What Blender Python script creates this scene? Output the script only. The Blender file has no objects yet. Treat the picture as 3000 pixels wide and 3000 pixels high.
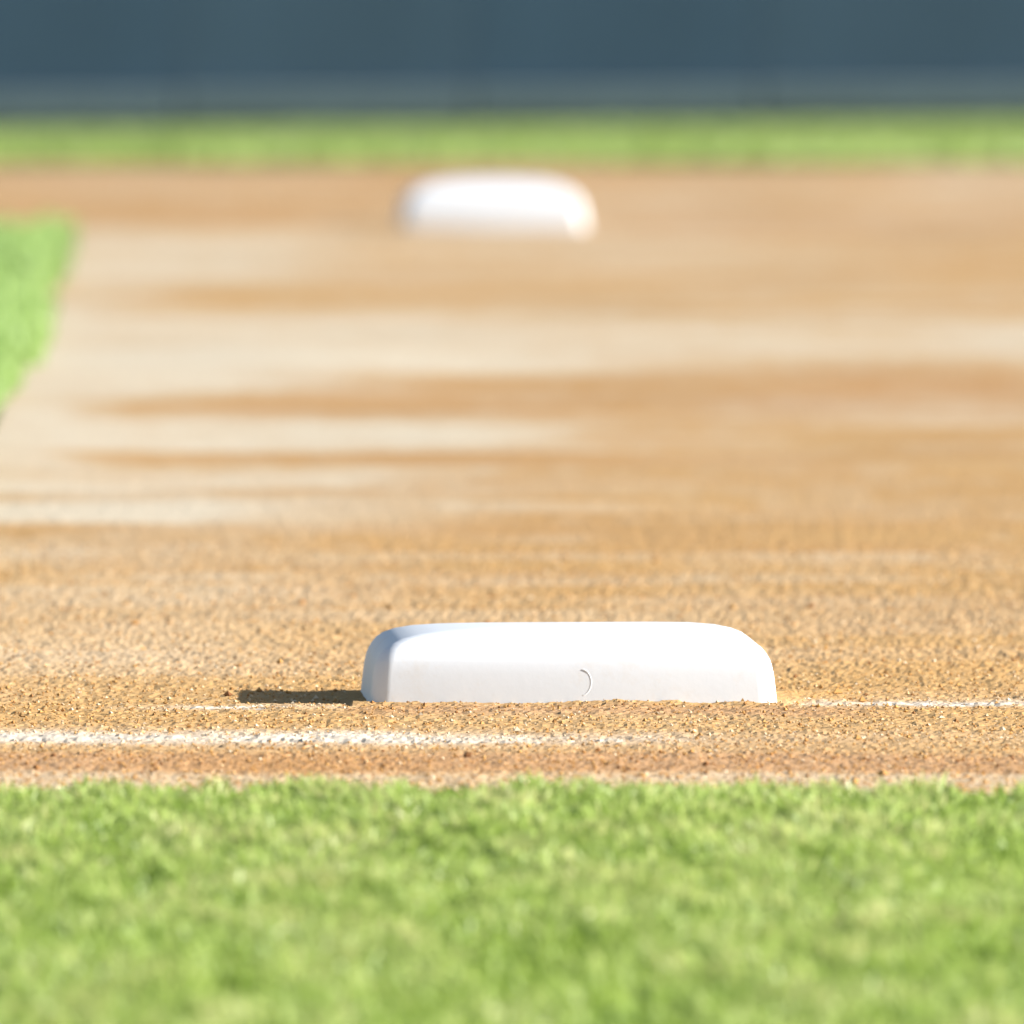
import bpy, bmesh, math
import numpy as np
from mathutils import Vector

R = math.radians
sc = bpy.context.scene
col = sc.collection

# ------------------------------------------------------------------ camera
# Long lens from kneeling height on the foul-side lawn, looking from first base along
# the base path to second base (27.4 m further on).  Depth is +Y, right is +X.
CAM_H = 0.81
FPX = 74960.0          # focal length in photo pixels (3000 px wide frame)
HOR = -496.0           # photo row of the horizon


def gy(py):            # photo row -> distance on flat ground
    return FPX * CAM_H / (py - HOR)


def gx(px, d):         # photo column -> lateral position at a distance
    return (px - 1500.0) / FPX * d


cam_data = bpy.data.cameras.new('camera')
cam = bpy.data.objects.new('camera', cam_data)
col.objects.link(cam)
cam.location = (0, 0, CAM_H)
cam.rotation_euler = (R(90) - math.atan2(1500 - HOR, FPX), 0, 0)
cam_data.sensor_width = 36.0
cam_data.lens = FPX / 3000.0 * 36.0
cam_data.clip_start = 0.1
cam_data.clip_end = 5000
cam_data.dof.use_dof = True
cam_data.dof.focus_distance = 23.5
cam_data.dof.aperture_fstop = 16.0
cam_data.dof.aperture_blades = 0
sc.camera = cam

# ------------------------------------------------------------------ sky, sun, exposure
SUN_EL, SUN_TOWARD_CAM = R(21.5), R(7.0)
sun_dir = Vector((math.cos(SUN_EL) * math.cos(SUN_TOWARD_CAM),
                  -math.cos(SUN_EL) * math.sin(SUN_TOWARD_CAM), math.sin(SUN_EL)))
world = bpy.data.worlds.new('World')
sc.world = world
world.use_nodes = True
wn = world.node_tree
bgn = wn.nodes['Background']
sky = wn.nodes.new('ShaderNodeTexSky')
sky.sky_type = 'NISHITA'
sky.sun_disc = False
sky.sun_elevation = SUN_EL
sky.sun_rotation = math.atan2(sun_dir.x, sun_dir.y)
wn.links.new(sky.outputs['Color'], bgn.inputs['Color'])
bgn.inputs['Strength'].default_value = 0.065

sun_data = bpy.data.lights.new('sun', 'SUN')
sun_data.energy = 5.0
sun_data.angle = R(0.53)
sun_data.color = (1.0, 0.965, 0.92)
sun = bpy.data.objects.new('sun', sun_data)
col.objects.link(sun)
sun.rotation_euler = sun_dir.to_track_quat('Z', 'Y').to_euler()
sun.location = (6, -4, 8)

sc.view_settings.view_transform = 'Standard'
sc.view_settings.look = 'None'
sc.view_settings.gamma = 1.0
sc.view_settings.use_curve_mapping = False
sc.view_settings.exposure = 1.17


# ------------------------------------------------------------------ helpers
def hash2(ix, iy, seed):
    h = (ix.astype(np.int64) * 374761393 + iy.astype(np.int64) * 668265263 + seed * 974634777) & 0xFFFFFFFF
    h = ((h ^ (h >> 13)) * 1274126177) & 0xFFFFFFFF
    h = h ^ (h >> 16)
    return (h & 0xFFFFFF) / float(0xFFFFFF)


def vnoise(x, y, sx, sy, seed):
    """smooth value noise in 0..1"""
    u, v = x / sx, y / sy
    iu, iv = np.floor(u), np.floor(v)
    fu, fv = u - iu, v - iv
    fu, fv = fu * fu * (3 - 2 * fu), fv * fv * (3 - 2 * fv)
    iu, iv = iu.astype(np.int64), iv.astype(np.int64)
    a, b = hash2(iu, iv, seed), hash2(iu + 1, iv, seed)
    c, d = hash2(iu, iv + 1, seed), hash2(iu + 1, iv + 1, seed)
    return (a * (1 - fu) + b * fu) * (1 - fv) + (c * (1 - fu) + d * fu) * fv


def sstep(a, b, x):
    t = np.clip((x - a) / (b - a), 0, 1)
    return t * t * (3 - 2 * t)


def mesh_np(name, co, faces, mat, parent=None, smooth=False, attrs=None, loc=None):
    """one mesh object from numpy vertices and an (n,k) face array"""
    me = bpy.data.meshes.new(name)
    n, k = faces.shape
    me.vertices.add(len(co))
    me.vertices.foreach_set('co', np.ascontiguousarray(co, dtype=np.float32).ravel())
    me.loops.add(n * k)
    me.loops.foreach_set('vertex_index', np.ascontiguousarray(faces, dtype=np.int32).ravel())
    me.polygons.add(n)
    me.polygons.foreach_set('loop_start', np.arange(0, n * k, k, dtype=np.int32))
    me.polygons.foreach_set('use_smooth', np.full(n, smooth))
    for an, av in (attrs or {}).items():
        at = me.attributes.new(an, 'FLOAT', 'POINT')
        at.data.foreach_set('value', np.ascontiguousarray(av, dtype=np.float32).ravel())
    me.update(calc_edges=True)
    me.validate()
    me.materials.append(mat)
    o = bpy.data.objects.new(name, me)
    col.objects.link(o)
    if parent:
        o.parent = parent
    if loc:
        o.location = loc
    return o


def grid_mesh(name, xs, ys, zf, mat, smooth=True, attrs=None):
    X, Y = np.meshgrid(xs, ys)
    X, Y = X.ravel(), Y.ravel()
    Z = zf(X, Y)
    nx, ny = len(xs), len(ys)
    i = (np.arange(ny - 1)[:, None] * nx + np.arange(nx - 1)[None, :]).ravel()
    F = np.stack([i, i + 1, i + nx + 1, i + nx], 1)
    at = {k: f(X, Y) for k, f in (attrs or {}).items()}
    return mesh_np(name, np.stack([X, Y, Z], 1), F, mat, smooth=smooth, attrs=at)


def tag(o, label=None, cat=None, group=None, kind=None):
    if label:
        o['label'] = label
    if cat:
        o['category'] = cat
    if group:
        o['group'] = group
    if kind:
        o['kind'] = kind
    return o


class NT:
    """small wrapper for building node materials"""
    def __init__(self, name):
        self.m = bpy.data.materials.new(name)
        self.m.use_nodes = True
        self.t = self.m.node_tree
        self.b = self.t.nodes['Principled BSDF']
        self.out = self.t.nodes['Material Output']

    def n(self, kind, **kw):
        nd = self.t.nodes.new(kind)
        for k, v in kw.items():
            if k in nd.inputs.keys():
                nd.inputs[k].default_value = v
            else:
                setattr(nd, k, v)
        return nd

    def l(self, a, b):
        self.t.links.new(a, b)

    def mix(self, fac, a, b, mode='MIX'):
        nd = self.t.nodes.new('ShaderNodeMix')
        nd.data_type = 'RGBA'
        nd.blend_type = mode
        for s, v in ((nd.inputs[0], fac), (nd.inputs[6], a), (nd.inputs[7], b)):
            if hasattr(v, 'links'):
                self.l(v, s)
            elif isinstance(v, (int, float)):
                s.default_value = v
            else:
                s.default_value = (*v, 1) if len(v) == 3 else v
        return nd.outputs[2]

    def noise(self, scale, detail=4, rough=0.6, vec=None):
        nd = self.n('ShaderNodeTexNoise', Scale=scale, Detail=detail, Roughness=rough)
        if vec is not None:
            self.l(vec, nd.inputs['Vector'])
        return nd.outputs['Fac']

    def ramp(self, fac, lo, hi):
        nd = self.n('ShaderNodeMapRange')
        nd.inputs['From Min'].default_value = lo
        nd.inputs['From Max'].default_value = hi
        self.l(fac, nd.inputs['Value'])
        return nd.outputs['Result']


# ------------------------------------------------------------------ materials
def mat_dirt(name='clay_dirt', grains=False):
    k = NT(name)
    tc = k.n('ShaderNodeTexCoord')
    vec = tc.outputs['Object']
    dry = k.n('ShaderNodeAttribute', attribute_name='dry').outputs['Fac']
    red = k.n('ShaderNodeAttribute', attribute_name='red').outputs['Fac']
    c = k.mix(red, (0.465, 0.278, 0.105), (0.40, 0.205, 0.082))
    c = k.mix(dry, c, (0.60, 0.515, 0.380))
    c = k.mix(k.n('ShaderNodeAttribute', attribute_name='chalk').outputs['Fac'], c, (0.66, 0.60, 0.51))
    # grain of single clay crumbs, light and dark
    n1 = k.ramp(k.noise(190, 3, 0.7, vec), 0.36, 0.66)
    c = k.mix(k.ramp(n1, 0.0, 0.35), k.mix(0.5, c, (0.17, 0.085, 0.035)), c)
    c = k.mix(k.ramp(n1, 0.75, 1.0), c, k.mix(0.45, c, (0.66, 0.54, 0.38)))
    k.l(c, k.b.inputs['Base Color'])
    k.b.inputs['Roughness'].default_value = 0.95
    k.b.inputs['Specular IOR Level'].default_value = 0.15
    bp = k.n('ShaderNodeBump', Strength=0.35, Distance=0.003)
    k.l(k.noise(260, 4, 0.7, vec), bp.inputs['Height'])
    k.l(bp.outputs['Normal'], k.b.inputs['Normal'])
    return k.m


def mat_grain():
    k = NT('clay_crumb')
    t = k.n('ShaderNodeAttribute', attribute_name='tone').outputs['Fac']
    cr = k.n('ShaderNodeValToRGB')
    e = cr.color_ramp.elements
    e[0].position, e[0].color = 0.0, (0.20, 0.09, 0.035, 1)
    e[1].position, e[1].color = 1.0, (0.72, 0.58, 0.40, 1)
    a = cr.color_ramp.elements.new(0.30); a.color = (0.40, 0.205, 0.07, 1)
    a = cr.color_ramp.elements.new(0.70); a.color = (0.53, 0.305, 0.105, 1)
    k.l(t, cr.inputs['Fac'])
    k.l(cr.outputs['Color'], k.b.inputs['Base Color'])
    k.b.inputs['Roughness'].default_value = 0.95
    k.b.inputs['Specular IOR Level'].default_value = 0.15
    return k.m


def mat_blades(name, dark, mid, light, straw):
    k = NT(name)
    t = k.n('ShaderNodeAttribute', attribute_name='tone').outputs['Fac']
    cr = k.n('ShaderNodeValToRGB')
    e = cr.color_ramp.elements
    e[0].position, e[0].color = 0.0, (*dark, 1)
    e[1].position, e[1].color = 1.0, (*straw, 1)
    a = cr.color_ramp.elements.new(0.40); a.color = (*mid, 1)
    a = cr.color_ramp.elements.new(0.78); a.color = (*light, 1)
    k.l(t, cr.inputs['Fac'])
    k.l(cr.outputs['Color'], k.b.inputs['Base Color'])
    k.b.inputs['Roughness'].default_value = 0.42
    k.b.inputs['Specular IOR Level'].default_value = 0.4
    tr = k.n('ShaderNodeBsdfTranslucent')
    k.l(cr.outputs['Color'], tr.inputs['Color'])
    mx = k.n('ShaderNodeMixShader')
    mx.inputs[0].default_value = 0.42
    k.l(k.b.outputs[0], mx.inputs[1])
    k.l(tr.outputs[0], mx.inputs[2])
    k.l(mx.outputs[0], k.out.inputs['Surface'])
    return k.m


def mat_turf(name, a, b):
    k = NT(name)
    tc = k.n('ShaderNodeTexCoord')
    v = tc.outputs['Object']
    c = k.mix(k.ramp(k.noise(2.2, 5, 0.65, v), 0.3, 0.7), a, b)
    c = k.mix(k.ramp(k.noise(160, 3, 0.7, v), 0.3, 0.6), k.mix(0.5, c, (0.03, 0.05, 0.012)), c)
    k.l(c, k.b.inputs['Base Color'])
    k.b.inputs['Roughness'].default_value = 0.9
    k.b.inputs['Specular IOR Level'].default_value = 0.1
    bp = k.n('ShaderNodeBump', Strength=0.6, Distance=0.02)
    k.l(k.noise(120, 3, 0.7, v), bp.inputs['Height'])
    k.l(bp.outputs['Normal'], k.b.inputs['Normal'])
    return k.m


def mat_rubber(name, scuff=0.35, white=0.75):
    k = NT(name)
    tc = k.n('ShaderNodeTexCoord')
    v = tc.outputs['Object']
    s = k.ramp(k.noise(16, 8, 0.75, v), 0.54, 0.74)
    ma = k.n('ShaderNodeMath', operation='MULTIPLY')
    k.l(s, ma.inputs[0]); ma.inputs[1].default_value = scuff
    c = k.mix(ma.outputs[0], (white * 0.965, white, white * 1.04), (0.64, 0.55, 0.44))
    k.l(c, k.b.inputs['Base Color'])
    k.b.inputs['Roughness'].default_value = 0.55
    k.b.inputs['Specular IOR Level'].default_value = 0.3
    bp = k.n('ShaderNodeBump', Strength=0.05, Distance=0.002)
    k.l(k.noise(140, 3, 0.6, v), bp.inputs['Height'])
    k.l(bp.outputs['Normal'], k.b.inputs['Normal'])
    return k.m


def mat_plain(name, c, rough=0.7, var=0.25, scale=6.0, spec=0.3):
    k = NT(name)
    tc = k.n('ShaderNodeTexCoord')
    n = k.ramp(k.noise(scale, 6, 0.65, tc.outputs['Object']), 0.3, 0.7)
    cc = k.mix(n, tuple(x * (1 - var) for x in c), tuple(x * (1 + var) for x in c))
    k.l(cc, k.b.inputs['Base Color'])
    k.b.inputs['Roughness'].default_value = rough
    k.b.inputs['Specular IOR Level'].default_value = spec
    return k.m


M_DIRT = mat_dirt()
M_GRAIN = mat_grain()
M_BLADE = mat_blades('lawn_blades', (0.17, 0.28, 0.022), (0.32, 0.44, 0.082), (0.42, 0.52, 0.150), (0.54, 0.55, 0.22))
M_BLADE_IN = mat_blades('infield_blades', (0.24, 0.38, 0.09), (0.34, 0.50, 0.15), (0.38, 0.54, 0.18), (0.44, 0.54, 0.22))
M_BLADE_OUT = mat_blades('outfield_blades', (0.23, 0.32, 0.08), (0.31, 0.42, 0.115), (0.36, 0.45, 0.15), (0.41, 0.46, 0.19))
M_TURF = mat_turf('turf_soil', (0.10, 0.16, 0.03), (0.16, 0.22, 0.05))
M_TURF_OUT = mat_turf('outfield_turf', (0.22, 0.30, 0.055), (0.30, 0.37, 0.08))
M_CHALK = mat_plain('chalk_powder', (0.54, 0.465, 0.37), 0.95, 0.22, 200, 0.1)
M_RUBBER = mat_rubber('white_base_rubber')
M_RUBBER2 = mat_rubber('white_base_rubber_far', 0.15, 0.74)  # far base: slightly lower even white and weaker scuffs than the near one
M_MARK = mat_plain('moulded_mark', (0.73, 0.75, 0.77), 0.5, 0.03)
M_PAD = mat_plain('slate_blue_vinyl', (0.052, 0.096, 0.158), 0.55, 0.10, 1.2, 0.3)
M_PAD2 = mat_plain('slate_blue_vinyl_faded', (0.056, 0.100, 0.160), 0.6, 0.10, 1.2, 0.3)
M_CURB = mat_plain('grey_painted_curb', (0.135, 0.180, 0.205), 0.8, 0.12, 2.0, 0.2)
M_SKIRT = mat_plain('dark_rubber_skirt', (0.022, 0.036, 0.042), 0.8, 0.2, 2.0, 0.2)
M_RAIL = mat_plain('wall_cap_metal', (0.30, 0.33, 0.33), 0.45, 0.08, 3.0)
M_TRACK = mat_plain('warning_track_clay', (0.20, 0.12, 0.065), 0.95, 0.2, 9.0, 0.1)

# ------------------------------------------------------------------ the setting
Y_LAWN = gy(2385)        # foot of the last blades of the foreground lawn (21.6 m)
Y_BASE = gy(2062)        # front of first base
Y_SECOND = gy(668)       # front of second base
Y_GRASS = gy(478)        # far edge of the skinned infield
Y_WALL = 108.0
X_IN = lambda y: -0.715 - 0.0105 * (y - 36.3)     # infield grass edge beside the base path
Y_IN0, Y_IN1 = 27.2, gy(702)


def z_field(x, y):
    """crowned field: flat infield, outfield falling away and slightly to the left"""
    t = np.clip((y - 62.0) / (Y_WALL - 62.0), 0, 1.0)
    return -0.475 * t + 0.010 * t * 12 * np.tanh(x / 12)


# ground: one sheet out to the horizon, under everything else
xs = np.concatenate([np.linspace(-2500, -60, 14), np.linspace(-50, 50, 41), np.linspace(60, 2500, 14)])
ys = np.concatenate([np.linspace(-1500, -20, 10), np.linspace(-10, 120, 66), np.linspace(140, 3000, 16)])
tag(grid_mesh('ground', xs, ys, lambda x, y: z_field(x, y) - 0.05, M_TURF_OUT), kind='structure')


# -- the skinned infield clay with its dry and damp streaks
def soft(v, a, b, s):
    return sstep(a - s, a + s, v) * (1 - sstep(b - s, b + s, v))


def dirt_fields(x, y):
    """dryness (pale dust) and redness of the clay, laid out on the ground"""
    P = FPX * CAM_H / np.maximum(y, 5) + HOR            # rows as a convenient depth scale
    C = x / np.maximum(y, 5) * FPX + 1500
    w = (vnoise(x, y, 0.55, 1.1, 3) - 0.5)
    w2 = (vnoise(x, y, 0.20, 0.42, 5) - 0.5)
    w3 = (vnoise(x, y, 0.7, 0.9, 8) - 0.5)
    Pw = P + 24 * w + 12 * w2
    Cw = C + 340 * w3 + 240 * w + 120 * w2
    left = lambda a, s: 1 - sstep(a - s, a + s, Cw)
    right = lambda a, s: sstep(a - s, a + s, Cw)
    D = np.full(x.shape, 0.10)

    def put(val, a, b, s, m=1.0):
        nonlocal D
        f = soft(Pw, a, b, s) * m
        D = D * (1 - f) + val * f
    put(0.30, 500, 640, 40, right(1700, 500))
    put(0.72, 672, 830, 26, left(1000, 330))
    put(0.38, 700, 800, 30, right(1150, 300) * left(2300, 500))
    put(0.60, 820, 960, 30, left(480, 160))
    put(0.22, 825, 915, 30, right(700, 250))
    put(0.88, 935, 1085, 22, left(1900, 500))
    put(0.72, 940, 1050, 24, right(1500, 400))
    put(0.93, 1050, 1160, 24, left(900, 420))
    put(0.80, 1120, 1240, 20, left(330, 150))
    put(0.92, 1236, 1326, 14, left(1750, 330))
    put(0.75, 1320, 1400, 14, left(230, 120))
    put(0.16, 1236, 1330, 20, right(1900, 300))
    put(0.84, 1378, 1440, 12, left(1250, 330))
    put(0.95, 1458, 1540, 14, left(900, 300))
    put(0.62, 1440, 1520, 16, left(1600, 300) * right(850, 200))
    put(0.0, 1338, 1372, 7, left(2000, 300) * right(300, 150))
    put(0.05, 1440, 1458, 6, left(1900, 300) * right(500, 200))
    put(0.45, 1462, 1500, 8, left(2000, 300) * right(1100, 300))
    put(0.05, 1150, 1225, 14, left(1900, 300) * right(500, 200))
    put(0.30, 1560, 1600, 10, left(700, 300))
    put(0.36, 1615, 1645, 10, left(1100, 300))
    put(0.34, 1690, 1980, 40, left(820, 320))
    put(0.30, 1780, 1830, 25, left(2300, 400))
    put(0.12, 2075, 2200, 14, left(3200, 400))
    put(0.55, 2262, 2330, 10)
    st = vnoise(x, y, 0.75, 0.30, 21) - 0.5
    st2 = vnoise(x, y, 0.30, 0.17, 22) - 0.5
    st3 = vnoise(x, y, 0.035, 0.22, 23) - 0.5
    D = np.clip(D + 0.20 * w + 0.18 * w2 + 0.16 * w3 + (0.34 * st + 0.40 * st2 + 0.24 * st3) * (1 - sstep(1650, 1850, P)), 0, 1)
    Rd = np.full(x.shape, 0.15)

    def redd(val, a, b, s, m=1.0):
        nonlocal Rd
        f = soft(Pw, a, b, s) * m
        Rd = Rd * (1 - f) + val * f
    redd(0.35, 480, 640, 40)
    redd(0.45, 615, 670, 20, right(250, 100) * left(1150, 200))
    redd(0.45, 600, 700, 30, right(1800, 200))
    redd(0.40, 1100, 1240, 25, right(600, 300))
    redd(0.60, 1090, 1210, 25, right(2300, 300))
    redd(0.40, 1335, 1372, 8, right(850, 300) * left(2300, 300))
    redd(0.05, 1600, 2150, 60)
    redd(0.80, 2205, 2262, 10)
    redd(0.70, 2064, 2092, 7, right(950, 120) * left(2450, 150))
    Rd = np.clip(Rd + 0.25 * w2 + 0.15 * w, 0, 1)
    return D, Rd


Y_LANE, Y_FOUL = gy(2166), gy(2060)


def chalk_dust(x, y):
    """powder trodden into the clay along the lane line and the foul line"""
    n = 0.55 * vnoise(x, y, 0.07, 0.10, 61) + 0.45 * vnoise(x, y, 0.016, 0.05, 62)
    lane = np.exp(-((y - Y_LANE - 0.04) / 0.16) ** 2) * (1 - 0.55 * sstep(-0.15, 0.10, x) - 0.35 * sstep(0.1, 0.22, x))
    foul = 0.62 * np.exp(-((y - Y_FOUL - 0.02) / 0.09) ** 2) * sstep(bx0 + 0.19, bx0 + 0.24, x)
    worn = 0.45 * np.exp(-((y - Y_FOUL + 0.13) / 0.08) ** 2) * (1 - sstep(-0.19, -0.13, x)) * sstep(-0.42, -0.28, x)
    return np.clip((lane + foul + worn) * (0.25 + 1.1 * n), 0, 0.95)


bx0 = gx(1664, Y_BASE)


def dirt_z(x, y):
    near = np.exp(-((y - Y_BASE) / 7.0) ** 2)
    z = (0.010 - 0.0075 * near) * (vnoise(x, y, 0.35, 0.6, 11) - 0.5)
    z += near * (0.0018 * (vnoise(x, y, 0.030, 0.05, 12) - 0.5)
                 + 0.0018 * (vnoise(x, y, 0.009, 0.03, 13) - 0.5)
                 + 0.0016 * (hash2(np.round(x * 4000), np.round(y * 1000), 14) - 0.5))
    # rake marks running across the path, and a low lip of clay at the lawn edge
    z += 0.004 * np.sin(y * 2 * math.pi / 0.42 + 2.0 * vnoise(x, y, 0.8, 1.0, 15)) * sstep(23.0, 26.0, y) * (1 - sstep(34, 44, y))
    z += 0.012 * np.exp(-((y - Y_LAWN) / 0.16) ** 2)
    z += z_field(x, y)
    # clay kicked up against the front of first base
    z += 0.0055 * np.exp(-((y - Y_BASE + 0.02) / 0.05) ** 2) * vnoise(x, y, 0.05, 0.2, 16) * (np.abs(x - bx0) < 0.2)
    return z


xs = np.unique(np.round(np.concatenate([
    -np.geomspace(2.0, 42, 22), np.arange(-1.9, -0.62, 0.02), np.arange(-0.62, 0.62, 0.0035),
    np.arange(0.62, 1.9, 0.02), np.geomspace(2.0, 42, 22)]), 5))
ys = np.concatenate([np.linspace(19.0, 21.2, 8), np.arange(21.3, 26.0, 0.0125), np.arange(26.0, 31.0, 0.03),
                     np.arange(31.0, 44.0, 0.06), np.arange(44.0, Y_GRASS, 0.12), [Y_GRASS]])
dirt = grid_mesh('infield_dirt', xs, ys, dirt_z, M_DIRT, smooth=False,
                 attrs={'dry': lambda x, y: dirt_fields(x, y)[0], 'red': lambda x, y: dirt_fields(x, y)[1],
                        'chalk': chalk_dust})
tag(dirt, kind='structure')

# loose crumbs of clay lying on the skin around first base
rng = np.random.default_rng(7)
N = 62000
cx = rng.uniform(-1.3, 1.3, N) * np.where(rng.random(N) < 0.55, 0.46, 1.0)
cy = 21.45 + 7.5 * rng.random(N) ** 1.5
th = R(1.7)
bx0 = gx(1664, Y_BASE)
inb = (np.abs(cx - bx0) < 0.205) & (cy > Y_BASE - 0.004) & (cy < Y_BASE + 0.40)
cx, cy = cx[~inb], cy[~inb]
N = len(cx)
rr = rng.lognormal(math.log(0.0010), 0.45, N)
rr = np.clip(rr, 0.0005, 0.0026) * np.where(rng.random(N) < 0.012, 1.9, 1.0)
octv = np.array([[1, 0, 0], [0, 1, 0], [-1, 0, 0], [0, -1, 0], [0, 0, 1], [0, 0, -0.6]], float)
octf = np.array([[0, 1, 4], [1, 2, 4], [2, 3, 4], [3, 0, 4], [1, 0, 5], [2, 1, 5], [3, 2, 5], [0, 3, 5]])
ang = rng.uniform(0, 6.28, N)
V = octv[None] * rr[:, None, None] * rng.uniform(0.65, 1.35, (N, 6, 1))
ca, sa = np.cos(ang)[:, None], np.sin(ang)[:, None]
Vx = V[..., 0] * ca - V[..., 1] * sa + cx[:, None]
Vy = V[..., 0] * sa + V[..., 1] * ca + cy[:, None]
Vz = V[..., 2] * 0.8 + (dirt_z(cx, cy) + 0.3 * rr)[:, None]
F = (octf[None] + 6 * np.arange(N)[:, None, None]).reshape(-1, 3)
cd, cr_ = dirt_fields(cx, cy)
tone = np.clip(rng.normal(0.56, 0.28, N) + 0.18 * cd - 0.22 * cr_, 0, 1)
crumbs = mesh_np('clay_crumbs', np.stack([Vx, Vy, Vz], -1).reshape(-1, 3), F, M_GRAIN,
                 attrs={'tone': np.repeat(np.clip(tone + 0.75 * chalk_dust(cx, cy), 0, 1), 6)})
tag(crumbs, 'loose tan clay crumbs scattered on the dirt around the near base', 'clay crumbs', kind='stuff')


# -- turf sheets and their blades
def blades(name, px, py, h0, wid, mat, seed, zf, zoff=0.0, lean=0.55, tone_amp=0.2, tone_mean=0.5, flip=None):
    g = np.random.default_rng(seed)
    n = len(px)
    h = h0 * g.uniform(0.55, 1.25, n)
    a = g.uniform(0, 2 * math.pi, n)
    ln = np.abs(g.normal(0, lean, n)) * h
    clump = vnoise(px, py, 0.022, 0.13, seed + 1)
    clump2 = vnoise(px, py, 0.065, 0.30, seed + 2)
    comb = 2 * math.pi * vnoise(px, py, 0.12, 0.3, seed + 3)
    a = np.where(g.random(n) < 0.5, comb + g.normal(0, 0.6, n), a)
    h = h * (0.62 + 0.75 * clump)
    dx, dy = np.cos(a), np.sin(a)
    f = g.uniform(0, 2 * math.pi, n)                    # facing of the flat side
    wx, wy = np.cos(f) * wid * 0.5, np.sin(f) * wid * 0.5
    wx = wx * g.uniform(0.6, 1.3, n)
    z0 = zf(px, py) + zoff
    P = np.empty((n, 5, 3))
    P[:, 0] = np.stack([px - wx, py - wy, z0], 1)
    P[:, 1] = np.stack([px + wx, py + wy, z0], 1)
    mx, my, mz = px + dx * ln * 0.3, py + dy * ln * 0.3, z0 + h * 0.6
    P[:, 2] = np.stack([mx + wx * 0.85, my + wy * 0.85, mz], 1)
    P[:, 3] = np.stack([mx - wx * 0.85, my - wy * 0.85, mz], 1)
    P[:, 4] = np.stack([px + dx * ln, py + dy * ln, z0 + h * (1 - 0.12 * (ln / h0))], 1)
    fc = np.array([[0, 1, 2], [0, 2, 3], [3, 2, 4]])
    F = (fc[None] + 5 * np.arange(n)[:, None, None]).reshape(-1, 3)
    tone = tone_mean + tone_amp * (g.normal(0, 0.55, n) + 1.5 * (clump - 0.5) + 1.6 * (clump2 - 0.5))
    tone = np.clip(tone, 0, 1)
    return mesh_np(name, P.reshape(-1, 3), F, mat, attrs={'tone': np.repeat(tone, 5)})


zero = lambda x, y: 0.0 * x
lawn_z = lambda x, y: 0.010 * (vnoise(x, y, 0.6, 1.2, 31) - 0.5) + 0.006
xs = np.concatenate([np.linspace(-45, -4, 18), np.linspace(-3.5, 3.5, 71), np.linspace(4, 45, 18)])
tag(grid_mesh('lawn', xs, np.concatenate([np.linspace(-12, 14, 14), np.linspace(14.2, Y_LAWN, 75)]),
              lambda x, y: lawn_z(x, y), M_TURF), kind='structure')
N = 330000
px_ = rng.uniform(-2.1, 2.1, N) * np.where(rng.random(N) < 0.5, 0.36, 1.0)
edge = Y_LAWN + 0.03 * (vnoise(px_, px_ * 0, 0.11, 1, 41) - 0.5) + 0.03 * (vnoise(px_, px_ * 0, 0.03, 1, 42) - 0.5)
py_ = 15.8 + (edge - 15.8) * rng.random(N) ** 0.8
tuft = 0.6 * vnoise(px_, py_, 0.022, 0.13, 51) + 0.4 * vnoise(px_, py_, 0.065, 0.30, 52)
keep = rng.random(N) < 0.22 + 1.5 * np.clip(tuft - 0.28, 0, 1)
px_, py_ = px_[keep], py_[keep]
tag(blades('foreground_grass', px_, py_, 0.020, 0.0044, M_BLADE, 50, lawn_z, lean=0.9, tone_amp=0.33, tone_mean=0.57),
    'short sunlit blades of the lawn in front of the near base', 'grass', kind='stuff')

# infield grass wedge beside the base path
ny = 60
yy = np.linspace(Y_IN0, Y_IN1, ny)
rows = []
for y in yy:
    xe = X_IN(y)
    rows.append(np.stack([xe - np.array([26, 12, 6, 3, 1.5, 0.6, 0.2, 0.0]), np.full(8, y), np.full(8, 0.012)], 1))
i = (np.arange(ny - 1)[:, None] * 8 + np.arange(7)[None]).ravel()
tag(mesh_np('infield_turf', np.concatenate(rows), np.stack([i, i + 1, i + 9, i + 8], 1), M_TURF), kind='structure')
N = 60000
py_ = rng.uniform(Y_IN0, Y_IN1, N)
px_ = X_IN(py_) - 2.6 * rng.random(N) ** 1.3 + 0.05 * (vnoise(py_, py_ * 0, 0.8, 1, 63) - 0.3)
tag(blades('infield_grass', px_, py_, 0.034, 0.009, M_BLADE_IN, 60, zero, 0.012, tone_amp=0.09, tone_mean=0.5),
    'bright green infield grass corner at the left of the base path', 'grass', kind='stuff')

# outfield turf falling away to the wall
xs = np.concatenate([np.linspace(-60, -8, 20), np.linspace(-7, 7, 29), np.linspace(8, 60, 20)])
out_z = lambda x, y: z_field(x, y) + 0.008
tag(grid_mesh('outfield_turf', xs, np.linspace(Y_GRASS - 0.3, Y_WALL + 6, 60), out_z, M_TURF_OUT), kind='structure')
N = 90000
px_ = rng.uniform(-5, 5, N)
py_ = Y_GRASS + (Y_WALL - 0.6 - Y_GRASS) * rng.random(N)
tag(blades('outfield_grass', px_, py_, 0.030, 0.016, M_BLADE_OUT, 70, out_z, tone_mean=0.5),
    'hazy strip of mown outfield grass below the dark wall', 'grass', kind='stuff')

# ------------------------------------------------------------------ outfield wall
wall = bpy.data.objects.new('outfield_wall', None)
wall.location = (0, Y_WALL, 0)
col.objects.link(wall)
tag(wall, 'dark slate blue padded outfield wall with a grey curb at its foot', 'wall')


def box_mesh(name, sx, sy, sz, bev=0.02, seg=2):
    bm = bmesh.new()
    bmesh.ops.create_cube(bm, size=1)
    for v in bm.verts:
        v.co = Vector((v.co.x * sx, v.co.y * sy, v.co.z * sz))
    bmesh.ops.bevel(bm, geom=bm.edges[:], offset=bev, segments=seg, affect='EDGES', profile=0.7)
    me = bpy.data.meshes.new(name)
    bm.to_mesh(me)
    bm.free()
    return me


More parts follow.
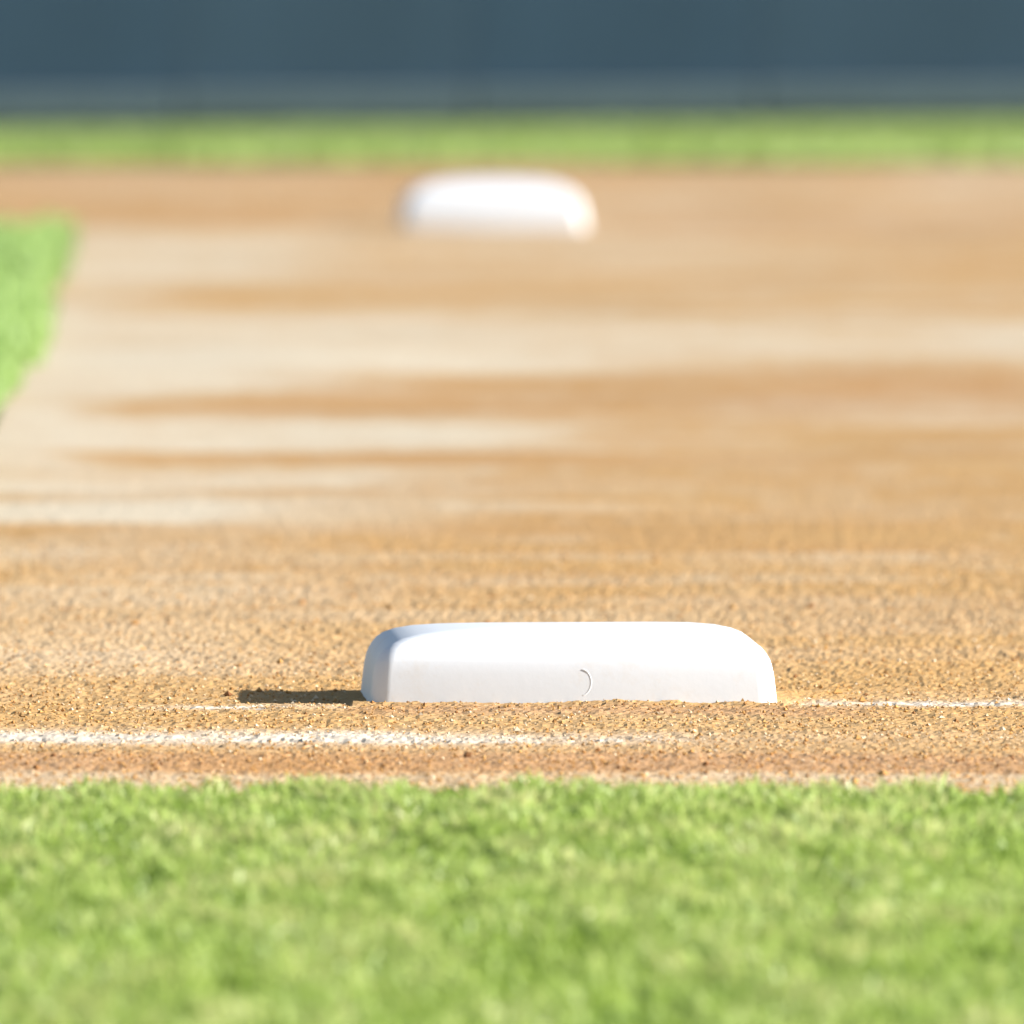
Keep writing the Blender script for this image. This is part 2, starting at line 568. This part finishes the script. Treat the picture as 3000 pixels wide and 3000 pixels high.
def child(name, me, mat, parent, loc, roty=0.0):
    if not me.materials:
        me.materials.append(mat)
    o = bpy.data.objects.new(name, me)
    col.objects.link(o)
    o.parent = parent
    o.location = loc
    o.rotation_euler = (0, roty, 0)
    return o


PW = 1.22
bk = box_mesh('concrete_backing', 46, 0.25, 3.1, 0.02, 1)
child('concrete_backing', bk, M_PAD, wall, (0, 0.20, 0.55))
me_pad = [box_mesh('pad_panel', PW - 0.005, 0.10, 2.25, 0.006, 1) for _ in range(2)]
me_curb = box_mesh('curb_block', PW - 0.006, 0.16, 0.13, 0.015, 1)
me_skirt = box_mesh('rubber_skirt', PW - 0.002, 0.06, 0.30, 0.006, 1)
me_cap = box_mesh('wall_cap', PW - 0.004, 0.20, 0.07, 0.015, 1)
for kx in range(-18, 19):
    x = (kx + 0.35) * PW
    zg = float(z_field(np.array([x]), np.array([Y_WALL]))[0])
    slope = -math.atan(float(z_field(np.array([x + .5]), np.array([Y_WALL]))[0] - z_field(np.array([x - .5]), np.array([Y_WALL]))[0]) * 0.6)
    child('pad_panel', me_pad[kx % 2], (M_PAD, M_PAD2)[kx % 2], wall, (x, 0, zg + 0.200 + 1.125), slope)
    child('curb_block', me_curb, M_CURB, wall, (x, -0.02, zg + 0.130), slope)
    child('rubber_skirt', me_skirt, M_SKIRT, wall, (x, 0.02, zg - 0.10), slope)
    child('wall_cap', me_cap, M_RAIL, wall, (x, 0, zg + 0.200 + 2.25 + 0.038), slope)

# ------------------------------------------------------------------ bases
def ring(w, d, r, n=10):
    """rounded rectangle outline, counter-clockwise"""
    pts = []
    for qx, qy, a0 in ((1, 1, 0), (-1, 1, 90), (-1, -1, 180), (1, -1, 270)):
        for k in range(n + 1):
            a = R(a0 + 90 * k / n)
            pts.append((qx * (w / 2 - r) + r * math.cos(a), qy * (d / 2 - r) + r * math.sin(a)))
    return pts


def loft(name, size, prof, r0, mat, parent, cap, dome=0.0, wob=0.0, seed=1):
    """stack of rounded rectangles (inset, z); cap closes the top"""
    co, fc = [], []
    m = None
    for ins, z in prof:
        pts = ring(size - 2 * ins, size - 2 * ins, max(0.012, r0 - ins * 0.35))
        m = len(pts)
        for (x, y) in pts:
            co.append((x, y, z))
    for a in range(len(prof) - 1):
        for k in range(m):
            fc.append((a * m + k, a * m + (k + 1) % m, (a + 1) * m + (k + 1) % m, (a + 1) * m + k))
    bm = bmesh.new()
    vs = [bm.verts.new(c) for c in co]
    for f in fc:
        bm.faces.new([vs[q] for q in f])
    if cap:
        ctr = bm.verts.new((0, 0, prof[-1][1] + dome))
        b0 = (len(prof) - 1) * m
        for k in range(m):
            bm.faces.new((vs[b0 + k], vs[b0 + (k + 1) % m], ctr))
    if wob:
        c = np.array([v.co for v in bm.verts])
        dz = wob * (vnoise(c[:, 0], c[:, 1], 0.06, 0.12, seed) - 0.5) * (c[:, 2] > prof[4][1])
        for v, q in zip(bm.verts, dz):
            v.co.z += q
    me = bpy.data.meshes.new(name)
    bm.to_mesh(me)
    bm.free()
    for p in me.polygons:
        p.use_smooth = True
    me.materials.append(mat)
    o = bpy.data.objects.new(name, me)
    col.objects.link(o)
    o.parent = parent
    return o


def make_base(loc, rz, size, hgt, prof_skirt, prof_top, mat, label, marks=True):
    e = bpy.data.objects.new('base', None)
    col.objects.link(e)
    e.location = loc
    e.rotation_euler = (0, 0, rz)
    tag(e, label, 'base', 'white bases on the base path')
    loft('side_band', size, prof_skirt, 0.018, mat, e, False)
    loft('top_cover', size, prof_top, 0.018, mat, e, True, 0.001, 0.0012, 5)
    if marks:
        # round moulded stamp on the front band, only its right half stands proud
        bm = bmesh.new()
        n = 22
        R0, rt = 0.0125, 0.0008
        lo = []
        for k in range(n + 1):
            a = R(-75 + 150 * k / n)
            cx, cz = R0 * 0.8 * math.cos(a), R0 * math.sin(a)
            lo.append([bm.verts.new((cx + rt * math.cos(b) * math.cos(a), rt * 0.35 * math.sin(b),
                                     cz + rt * math.cos(b) * math.sin(a))) for b in (0, R(72), R(144), R(216), R(288))])
        for k in range(n):
            for q in range(5):
                bm.faces.new((lo[k][q], lo[k][(q + 1) % 5], lo[k + 1][(q + 1) % 5], lo[k + 1][q]))
        me = bpy.data.meshes.new('moulded_stamp')
        bm.to_mesh(me)
        bm.free()
        me.materials.append(M_MARK)
        o = bpy.data.objects.new('moulded_stamp', me)
        col.objects.link(o)
        o.parent = e
        o.location = (0.006, -size / 2 + 0.00130, 0.0195)
        o.rotation_euler = (-0.12, 0, 0)
    return e


S1 = 0.377
sk = [(-0.003, -0.03), (-0.001, 0.0), (0.0006, 0.014), (0.0022, 0.027), (0.0040, 0.0350), (0.0047, 0.0371), (0.0049, 0.0377)]
tp = [(0.0049, 0.0377), (0.0051, 0.0383), (0.0060, 0.0405), (0.0088, 0.0455), (0.0130, 0.0505), (0.0195, 0.0553), (0.030, 0.0596),
      (0.046, 0.0632), (0.068, 0.0656), (0.100, 0.0671), (0.135, 0.0678), (0.165, 0.068)]
make_base((bx0, Y_BASE + 0.195, 0.0), th, S1, 0.0765, sk, tp, M_RUBBER,
          'sharp white rubber base in the foreground beside the chalk lines')
S2 = 0.374
sk2 = [(-0.004, -0.03), (-0.002, 0.0), (0.002, 0.026), (0.005, 0.044), (0.007, 0.050)]
tp2 = [(0.007, 0.0501), (0.012, 0.060), (0.020, 0.0695), (0.033, 0.0780), (0.050, 0.0845), (0.072, 0.0895),
       (0.098, 0.0930), (0.130, 0.0955), (0.160, 0.0965)]
make_base((gx(1440, Y_SECOND), Y_SECOND + 0.19, 0.0), R(1.2), S2, 0.108, sk2, tp2, M_RUBBER2,
          'blurred white base far down the dirt path near the outfield grass', marks=False)


# ------------------------------------------------------------------ chalk lines
def chalk(name, x0, x1, yc, wid, thr, seed, label, hgt=0.005, fade=None):
    nx, ny = int((x1 - x0) / 0.004), 14
    xs = np.linspace(x0, x1, nx)
    ys = np.linspace(yc - wid / 2, yc + wid / 2, ny)
    X, Y = np.meshgrid(xs, ys)
    Xf, Yf = X.ravel(), Y.ravel()
    n = (0.45 * vnoise(Xf, Yf, 0.09, 0.05, seed) + 0.30 * vnoise(Xf, Yf, 0.022, 0.03, seed + 1)
         + 0.25 * vnoise(Xf, Yf, 0.008, 0.02, seed + 2))
    t = np.abs(Yf - yc) / (wid / 2)
    d = n - thr - 0.30 * np.clip(t - 0.35, 0, 1) - 2.0 * np.clip(t - 0.7, 0, 1)
    if fade is not None:
        d = d - fade(Xf)
    # one continuous strip of powder: where it is worn it sinks below the clay crumbs
    Z = dirt_z(Xf, Yf) - 0.0004 + np.clip(d * 6, -1.0, 1) * hgt
    Z += 0.0016 * (hash2(np.round(Xf * 1000), np.round(Yf * 1000), seed) - 0.5)
    i = (np.arange(ny - 1)[:, None] * nx + np.arange(nx - 1)[None]).ravel()
    F = np.stack([i, i + 1, i + nx + 1, i + nx], 1)
    o = mesh_np(name, np.stack([Xf, Yf, Z], 1), F, M_CHALK, smooth=False)
    tag(o, label, 'chalk line', 'chalk lines around the near base')
    return o


yl = gy(2168)
chalk('chalk_line', -3.2, gx(2100, yl), yl, 0.15, 0.39, 81,
      'scuffed white chalk line running left in front of the near base', 0.0022,
      lambda x: 0.30 * sstep(0.06, 0.18, x) + 0.08 * sstep(-0.2, 0.0, x))
yf = gy(2062)
chalk('chalk_line', gx(2310, yf), 4.2, yf + 0.02, 0.12, 0.46, 91,
      'thin faded chalk line leading right from the near base', 0.0018, lambda x: 0.10 * sstep(0.33, 0.26, x))
chalk('chalk_line', -3.0, gx(1060, yf), yf - 0.14, 0.09, 0.55, 97,
      'nearly worn away chalk trace left of the near base', 0.0012, lambda x: 0.12 * sstep(-0.30, -0.42, x))
